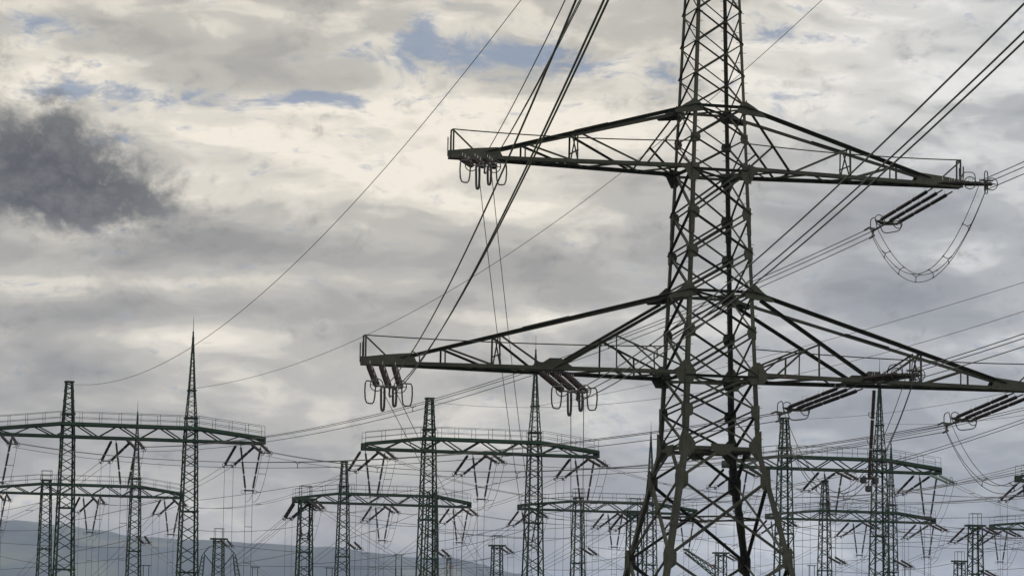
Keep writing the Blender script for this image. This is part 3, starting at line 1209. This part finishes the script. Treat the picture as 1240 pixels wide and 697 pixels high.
def place(kind, loc, label, glass=False):
    key = (kind, glass)
    if key not in PROTO:
        PROTO[key] = proto(kind, loc, label, M_INSG if glass else None)
        return PROTO[key]
    return dup(PROTO[key], loc, TG, label)


def wire_ends(kind, loc):
    W = Matrix.Translation(loc) @ Matrix.Rotation(TG, 4, 'Z')
    return [W @ V(b) for a, b in GEO[kind]]


def pair(name, label, cat, A, B, s, r=.017, spacers=(), group=None, n=16):
    """two wires between two pairs of ends"""
    root = thing(name, label, cat, A[0], 0, group)
    ps = [sag_curve(A[k], B[k], s, n) for k in (0, 1)]
    for k in (0, 1):
        mb = MB(); mb.tube(ps[k], r, 5); mb.build('wire', M_WIRE, root, smooth=True)
    for t in spacers:
        i = int(t * n)
        mb = MB()
        a, b = ps[0][i], ps[1][i]
        mb.tube([a, b], r * 1.3, 5)
        mb.build('spacer', M_FIT, root)
    return root


FRONT = [('leftmost front gantry', 81, 529.7, (-12, 81, 230, 318), (None, (-2, 1), (150, 1), (301, 1)), True, True),
         ('middle front gantry', 519, 547.3, (440, 519, 647, 722), (None, (452, 1), (582, 1), (706, 1)), True, True),
         ('front gantry right of pylon', 950, 568, (878, 950, 1065, 1136), (None, (892, 1), (1007, 1), (1122, 1)), True, True),
         ('front gantry at right edge', 1233, 583, (1233, 1312, 1428, 1500), (None, (1247, 1)), True, False)]
BACK = [('leftmost rear gantry', 165, 602, (-20, 57, 165, 222), (None, (-3, 1), (110, 1), (208, 1)), False, True),
        ('second rear gantry from left', 417, 610, (357, 417, 524, 569), (None, (370, 1), (463, 1), (557, 1)), True, False),
        ('rear gantry left of pylon', 701, 619, (630, 701, 788, 842), (None, (641, 1), (744, 1), (831, 1)), False, True),
        ('rear gantry right of pylon', 999, 630, (930, 999, 1079, 1130), (None, (941, 1), (1040, 1), (1121, 1)), True, True),
        ('rear gantry at right edge', 1201, 640.5, (1201, 1268, 1360, 1420), (None, (1210, 1),), True, False)]
POS = ['left end', 'middle', 'right end']
phases = {}
POSTS = {}
for row, data in (('f', FRONT), ('b', BACK)):
    for gi, (desc, px, py, xs, ph, tall, spire) in enumerate(data):
        fr = Frame(px, py)
        glab = {'leftmost front gantry': 'dark green lattice gantry with tall spire, leftmost of the front row',
                'middle front gantry': 'dark green lattice gantry with tall spire in middle of the front row',
                'front gantry right of pylon': 'dark green front gantry with spire just right of the big pylon',
                'front gantry at right edge': 'end of a dark green front gantry cut by the right edge',
                'leftmost rear gantry': 'smaller dark gantry with railed post top behind the leftmost front gantry',
                'second rear gantry from left': 'smaller dark gantry without spire behind the middle front gantry',
                'rear gantry left of pylon': 'smaller dark gantry partly behind the left legs of the big pylon',
                'rear gantry right of pylon': 'smaller dark gantry with spire behind the front gantry right of the pylon',
                'rear gantry at right edge': 'smaller dark gantry low at the right edge'}[desc]
        root, posts = gantry(glab, fr, *xs, left_tall=tall, spire=spire)
        POSTS[desc] = posts
        for k, q in enumerate(ph[1:]):
            O = fr.p(fr.s_at(q[0]))
            phases[(row, gi, k)] = (O, desc, POS[k])

for (row, gi, k), (O, desc, pos) in phases.items():
    ox, oy = pix(O)
    where = f'{pos} of the {desc}'
    glass = (row, gi, k) == ('f', 2, 2)
    if ox > 22:
        place('far', O, f'dark insulator pair slanting left from the {where}')
        fe = wire_ends('far', O)
        if True:
            pair('downlead_pair', f'wires dropping from left-slanting insulators, {where}', 'power line', fe, [V((p.x, p.y, 6)) for p in fe], 0, .016, (.3, .75), 'wire pairs dropping from the gantries', 8)
    if ox > -10:
        place('v', O, f'V of two insulator strings under the {where}')
        ve = wire_ends('v', O)
        pair('downlead_pair', f'wires dropping from the V insulator, {where}', 'power line', ve, [V((p.x, p.y, 6)) for p in ve], 0, .018, (.25, .5, .75), 'wire pairs dropping from the gantries', 8)
        place('near', O, f'{"pale" if glass else "dark"} insulator pair reaching right from the {where}', glass)
        ne = wire_ends('near', O)
        vb = [p - UZ * (.9 if row == 'f' else .8) for p in ve]
        pair('jumper_pair', f'slack wire pair curving right below the {where}', 'jumper wire', ne, vb, 1.15, .017, (.25, .55), 'slack jumpers of the gantries', 18)

# lines from the right circuit of the pylon to the leftmost gantry
for label, key, tgt, via in (('long line from the upper right arm sagging to the leftmost gantry', 'upper_right', ('f', 0, 1), (700, 430)),
                             ('long line from the middle of the lower right arm to the leftmost gantry', 'inner_right', ('f', 0, 0), (480, 557)),
                             ('long line from the lower right arm tip to the leftmost gantry', 'outer_right', ('f', 0, 2), (600, 573))):
    A = apexes['far_' + key] + V(far_dirs[key]).normalized() * .3
    ne = wire_ends('near', phases[tgt][0])
    B = (ne[0] + ne[1]) / 2
    s = sag_via(A, B, via)
    bundle('conductor_bundle', label, 'power line', sag_curve(A, B, s, 44), 3, .42, .020, (.25, .5, .75), 'conductors from the pylon to the gantries')
# lines that come in from the right to the other front gantries
for tgt, (bx, by, bd), via, label in ((('f', 1, 0), (1275, 496, 170), (722, 607), 'long sagging line from the left end of the middle front gantry'),
                                      (('f', 1, 1), (1275, 486, 170), (780, 566), 'long line from the middle of the middle front gantry to the right'),
                                      (('f', 1, 2), (1290, 560, 170), (930, 601), 'long line from the right end of the middle front gantry'),
                                      (('f', 2, 0), (1290, 590, 170), (1010, 601), 'line from the left end of the gantry right of the pylon'),
                                      (('f', 2, 1), (1300, 596, 190), (1150, 600), 'line from the middle of the gantry right of the pylon'),
                                      (('f', 2, 2), (1320, 628, 210), (1215, 611), 'line from the right end of the gantry right of the pylon')):
    ne = wire_ends('near', phases[tgt][0])
    A = (ne[0] + ne[1]) / 2
    B = at(bx, by, bd)
    s = sag_via(A, B, via)
    bundle('conductor_bundle', label, 'power line', sag_curve(A, B, s, 36), 2, .5, .018, (.2, .6), 'lines crossing the switchyard')
# spans between the two rows
for a, b in ((('f', 0, 2), ('b', 0, 1)), (('f', 1, 0), ('b', 0, 2)), (('f', 1, 1), ('b', 1, 0)), (('f', 1, 2), ('b', 1, 1)), (('f', 2, 0), ('b', 2, 0)), (('f', 2, 1), ('b', 2, 1)), (('f', 2, 2), ('b', 2, 2))):
    A = wire_ends('far', phases[a][0]); B = wire_ends('near', phases[b][0])
    pair('span_wires', f'wire pair spanning to the rear from {phases[a][2]} of the {phases[a][1]}', 'power line', A, B, 1.3, .017, (.5,), 'spans between the gantry rows')
A = wire_ends('far', phases[('f', 0, 1)][0])
pair('span_wires', 'wire pair running left from the middle of the leftmost front gantry', 'power line', A, [p + GN * 80 - UZ * 2.2 for p in A], 1.0, .017, (.5,), 'spans between the gantry rows')
for key in (('b', 0, 1), ('b', 0, 2), ('b', 1, 0), ('b', 1, 1), ('b', 1, 2), ('b', 2, 0), ('b', 2, 1), ('b', 2, 2), ('b', 3, 0), ('b', 3, 1), ('b', 3, 2)):
    O, desc, pos = phases[key]
    A = wire_ends('far', O)
    B = [p + GN * 90 - UZ * 11.5 for p in A]
    pair('span_wires', f'wires sloping down left from {pos} of {desc}', 'power line', A, B, .8, .018, (), 'lines falling away behind the rear gantries')
for key in (('b', 1, 2), ('b', 3, 0), ('b', 3, 1), ('b', 3, 2)):
    O, desc, pos = phases[key]
    A = wire_ends('near', O)
    B = [p - GN * 150 - UZ * 2.0 for p in A]
    pair('span_wires', f'wires running right from {pos} of {desc}', 'power line', A, B, 3.0, .018, (), 'lines in front of the rear gantries')

# earth wires
for label, a, b, via in (('thin earth wire rising from the left post of the leftmost gantry', at(82, 464, 270), at(720, -120, 120), (450, 222)),
                         ('thin earth wire rising from the spire of the leftmost gantry to top edge', at(233.5, 470, 274), at(1110, -110, 165), (600, 318)),
                         ('thin earth wire from the middle gantry spire to the right edge', at(648.5, 491.5, 285), at(1290, 326, 170), (1000, 412)),
                         ('thin earth wire from the left post of the middle gantry to right edge', at(520.5, 486, 281), at(1290, 360, 170), (1040, 435)),
                         ('thin earth wire from the left post of the gantry right of the pylon', at(951, 507, 289), at(1290, 459, 200), (1140, 490)),
                         ('thin earth wire from the spire of the gantry right of the pylon', at(1065.5, 512, 292), at(1290, 494, 200), (1150, 512))):
    s = sag_via(a, b, via)
    bundle('earth_wire', label, 'earth wire', sag_curve(a, b, s, 40), 1, 0, .0165 if 'leftmost' in label else .015, (), 'earth wires from the gantry tops', mat=M_WIRE2)

# ------------------------------------------------------------------ free-standing columns
COLS = [(370, 604, 18.0, 'stub column with top plate at left end of the second rear gantry', 1, 1),
        (265, 652, 18.0, 'stub column between two curved arms, right of the leftmost gantry', 0, 1),
        (602, 660, 18.0, 'short stub column just left of the middle front spire post', 0, 1),
        (1181, 636, 18.0, 'stub column with railed top near the right edge', 1, 1),
        (1162, 679, 18.0, 'small stub column against the taller one near right edge', 0, 0),
        (768, 619, 17.6, 'stub column behind the left front leg of the pylon', 1, 0),
        (873, 669, 18.0, 'short stub column seen between the legs of the pylon', 0, 1)]
for ci, (px, py, zz, lab, fl, nl) in enumerate(COLS):
    r = ray(px, py)
    top = CAM + r * (zz / r.z)
    base = V((top.x, top.y, 0))
    root = thing('lattice_column', lab, 'column', base, TG, 'free-standing lattice columns')
    mb = MB()
    lattice_post(mb, base, [(top.z, .58), (10, .78), (0, 1.0)], .14, .075)
    for z in (top.z - 5, top.z - 9):
        belt(mb, base, z, .62, .1)
    mb.build('shaft', M_GANTRY, root)
    mb = MB()
    mb.box(top - GU * 1.0, top + GU * 1.0, 1.1, .2)
    mb.box(top - GU * .7 - UZ * .3, top + GU * .6 - UZ * .3, .8, .14)
    mb.build('head_plate', M_GANTRY, root)
    mb = MB()
    for sx in (-1, 1):
        for sy in (-1, 1):
            mb.tube([top + GU * sx * .5 + GN * sy * .45, top + GU * sx * .5 + GN * sy * .45 + UZ * 1.3], .03, 5)
        mb.tube([top + GU * sx * .5 - GN * .45 + UZ * 1.25, top + GU * sx * .5 + GN * .45 + UZ * 1.25], .025, 5)
    for sy in (-1, 1):
        mb.tube([top - GU * .5 + GN * sy * .45 + UZ * 1.25, top + GU * .5 + GN * sy * .45 + UZ * 1.25], .025, 5)
    mb.build('guard_rail', M_GANTRY, root)
    cw = {0: 'the stub column at the second rear gantry', 1: 'the stub column between curved arms', 2: 'the stub column left of the middle spire', 3: 'the railed stub column near right edge',
          4: '', 5: 'the stub column behind the front leg', 6: 'the stub column between the pylon legs'}[ci]
    if fl:
        place('far', top - UZ * .1, f'dark insulator pair slanting left from {cw}')
        A = wire_ends('far', top - UZ * .1)
        pair('span_wires', f'wire pair sloping down left from {cw}', 'power line', A, [p + GN * 90 - UZ * 9 for p in A], 1.0, .018, (), 'lines from the stub columns')
    if nl:
        place('near', top - UZ * .1, f'dark insulator pair reaching right from {cw}')
        A = wire_ends('near', top - UZ * .1)
        pair('span_wires', f'wire pair sloping down right from {cw}', 'power line', A, [p - GN * 75 - UZ * 12 for p in A], 1.0, .018, (), 'lines from the stub columns')

# curved lattice arms on both sides of the second column
for sgn, lab in ((-1, 'curved dark lattice arm left of the stub column'), (1, 'curved dark lattice arm right of the stub column')):
    d0 = 392
    cx = 265
    pxs = [(cx + sgn * 7, 660), (cx + sgn * 11, 661), (cx + sgn * 17.5, 668), (cx + sgn * 19, 673), (cx + sgn * 22.5, 697), (cx + sgn * 23, 730)]
    c = [at(x, y, d0) for x, y in pxs]
    root = thing('curved_arm', lab, 'lattice arm', c[-1])
    mb = MB()
    wds = [.03, .03, .06, .26, .45, .55]
    rails = [[], [], [], []]
    for p, w in zip(c, wds):
        for k, (a, b) in enumerate(((-1, -1), (1, -1), (1, 1), (-1, 1))):
            rails[k].append(p + GU * (a * w * .6) + GN * (b * w * .6))
    for rl in rails:
        mb.tube(rl, .03, 5)
    for i in range(3, len(c) - 1):
        for j in range(5):
            for k in range(4):
                a = rails[k][i].lerp(rails[k][i + 1], j / 5); b = rails[(k + 1) % 4][i].lerp(rails[(k + 1) % 4][i + 1], (j + 1) / 5)
                mb.box(a, b, .05, .05)
    lt = mb.build('lattice', M_GANTRY, root)
    mb = MB()
    q = at(cx + sgn * 6, 685, d0)
    mb.box(q, at(cx + sgn * 17, 671, d0), .1, .1)
    mb.build('stay', M_GANTRY, root)

# slanting lattice boom between the pylon legs
p, q = at(829, 666, 330), at(868, 694, 322)
root = thing('lattice_boom', 'slanting lattice boom with red end between the pylon legs', 'lattice boom', q)
d = (q - p).normalized()
mb = MB()
rails = []
for a, b in ((-1, -1), (1, -1), (1, 1), (-1, 1)):
    o = UZ * (a * .32) + GN * (b * .35)
    rails.append((p + o * .55, q + o * 1.2))
    mb.box(*rails[-1], .08, .08)
for i in range(8):
    for k in range(4):
        a = rails[k][0].lerp(rails[k][1], i / 8); b = rails[(k + 1) % 4][0].lerp(rails[(k + 1) % 4][1], (i + 1) / 8)
        mb.box(a, b, .05, .05)
mb.build('lattice', M_GANTRY, root)
mb = MB(); e = at(863, 684, 322); mb.box(e - GU * .16, e + GU * .16, .25, .2); mb.build('marker', M_RED, root)

# slim mast with a red and white panel far off
p = at(543.5, 676, 520)
root = thing('panel_mast', 'slim distant mast with red and white panel beside the middle gantry', 'mast', (p.x, p.y, 0), TG)
mb = MB()
lattice_post(mb, V((p.x, p.y, 0)), [(p.z, .33), (0, .5)], .07, .05)
mb.box(p - GU * .33, p + GU * .33, .7, .3)
mb.build('shaft', M_FIT, root)
e = at(543.5, 686.5, 519.3)
mb = MB(); mb.plate([e + GU * .05 + UZ * .22, e + GU * .28 + UZ * .22, e + GU * .28 - UZ * .22, e + GU * .05 - UZ * .22], GN, .05); mb.build('panel', M_RED, root)
mb = MB(); mb.plate([e - GU * .25 + UZ * .3, e + GU * .03 + UZ * .3, e + GU * .03 - UZ * .3, e - GU * .25 - UZ * .3], GN, .05); mb.build('panel', M_WHITE, root)

# strain pairs fixed half-way up the rear posts
for (px, py, desc) in ((163, 648, 'right post of the leftmost rear gantry'), (417, 655, 'left post of the second rear gantry'), (523, 664, 'right post of the second rear gantry'),
                       (700, 662, 'left post of the rear gantry left of pylon'), (999, 673, 'left post of the rear gantry right of pylon'), (1079, 677, 'right post of the rear gantry right of pylon'),
                       (1181, 689, 'shaft of the railed stub column near right edge')):
    O = at(px, py, 358 + (px - 500) * .03)
    root = place('near', O, f'dark insulator pair half-way up the {desc}')
    A = wire_ends('near', O)
    pair('span_wires', f'wires sloping down right from half-way up {desc}', 'power line', A, [p - GN * 75 - UZ * 12 for p in A], .7, .018, (), 'lines from the rear posts')

# cross lines low in the yard, strung between the posts: (x0, y0, x1, y1, middle drop in photo pixels, distance)
LOW = [(-20, 690, 215, 666, 3, 380), (-20, 641, 55, 641, 1, 370), (-20, 668, 55, 683, 1, 400), (85, 630, 212, 600, 2, 300), (225, 640, 365, 636, 5, 330), (284, 682, 366, 667, 1, 350), (284, 684, 512, 685, 1, 350),
       (376, 682, 510, 667, 2, 350), (420, 688, 600, 686, 1, 390), (522, 683, 600, 674, 1, 380), (420, 631, 512, 637, 1, 340), (522, 641, 640, 652, 1, 320), (522, 656, 638, 630, 3, 330), (522, 640, 786, 628, 6, 365),
       (522, 644, 700, 652, 1, 365), (650, 655, 700, 648, 1, 370), (650, 689, 766, 688, 1, 360), (704, 648, 786, 642, 1, 365), (704, 681, 786, 668, 1, 365), (650, 618, 786, 640, 2, 340), (420, 622, 524, 636, 2, 355),
       (704, 605, 946, 601, 5, 350), (790, 655, 946, 640, 3, 370), (870, 690, 946, 680, 2, 400), (955, 660, 1076, 662, 2, 380), (955, 640, 998, 650, 1, 375), (955, 683, 1062, 675, 1, 370), (1000, 610, 1072, 620, 2, 375),
       (1072, 626, 1300, 620, 3, 320), (1080, 660, 1300, 664, 2, 375), (1072, 628, 1176, 640, 1, 340), (1186, 652, 1300, 678, 2, 350), (1186, 668, 1300, 651, 2, 350), (1186, 690, 1300, 680, 2, 350), (1080, 690, 1160, 680, 2, 380),
       (946, 655, 1072, 636, 4, 330), (1000, 690, 1078, 694, 1, 380), (1000, 657, 1180, 652, 2, 375), (1080, 640, 1300, 634, 2, 370)]
LOW += [(-20, 622, 56, 606, 1, 350), (84, 655, 214, 612, 3, 300), (84, 668, 222, 636, 2, 320), (232, 606, 416, 578, 2, 340), (222, 668, 262, 660, 1, 360), (268, 658, 366, 668, 1, 350),
        (420, 606, 512, 590, 1, 340), (420, 652, 512, 618, 2, 340), (524, 600, 640, 575, 2, 320), (522, 668, 640, 640, 2, 330), (650, 622, 786, 602, 2, 340), (704, 660, 786, 668, 1, 365),
        (790, 615, 946, 596, 3, 340), (790, 640, 946, 668, 2, 360), (790, 600, 946, 612, 1, 350), (955, 612, 1062, 600, 1, 310), (955, 640, 1060, 620, 2, 330), (1080, 640, 1178, 660, 1, 360),
        (1186, 665, 1300, 640, 2, 350), (1072, 610, 1300, 596, 4, 310), (522, 690, 640, 664, 1, 340), (-20, 655, 160, 662, 2, 370)]
for i, (x0, y0, x1, y1, dr, dep) in enumerate(LOW):
    A, B = at(x0, y0, dep), at(x1, y1, dep - (x1 - x0) * .04)
    mb = MB()
    mb.tube(sag_curve(A, B, dr * dep / FPX, 18), .024, 5)
    o = mb.build('yard_wire', M_WIRE, origin=A, smooth=True)
    mx, my = (max(0, x0) + min(1240, x1)) / 2, (y0 + y1) / 2 + dr
    zone = 'left of the leftmost spire post' if mx < 215 else 'between leftmost and second rear gantry' if mx < 425 else 'beside the middle front gantry' if mx < 660 else 'behind the pylon legs' if mx < 960 else 'at lower right of the pylon'
    hgt = 'lowest' if my > 676 else 'low' if my > 650 else 'higher'
    tag(o, f'thin single {hgt} wire crossing the yard {zone}', 'wire', f'{hgt} single wires {zone}')

# pairs of slim support posts whose heads show above the bottom edge
for px, py, dep, lab in ((177, 684, 420, 'pair of slim posts right of the leftmost rear spire post'), (399, 687, 420, 'pair of slim posts left of the second rear gantry post'),
                         (483, 671, 400, 'pair of slim posts left of the middle front post'), (309, 686, 430, 'pair of slim posts right of the stub column with curved arms'),
                         (983, 684, 420, 'pair of slim posts beside the rear gantry right of pylon'), (1099, 686, 420, 'pair of slim posts right of the spire near lower right')):
    t = at(px, py, dep)
    root = thing('support_posts', lab, 'post', (t.x, t.y, 0), TG, 'slim support posts')
    for sx in (-1, 1):
        b = V((t.x, t.y, 0)) + GU * (sx * .35)
        mb = MB()
        mb.tube([b, b + UZ * (t.z - 1.6), b + UZ * (t.z - 1.55), b + UZ * t.z], [.09, .08, .05, .05], 6)
        mb.build('post', M_GANTRY, root)
    mb = MB(); mb.box(t - GU * .6, t + GU * .6, .12, .1); mb.build('crossbar', M_GANTRY, root)
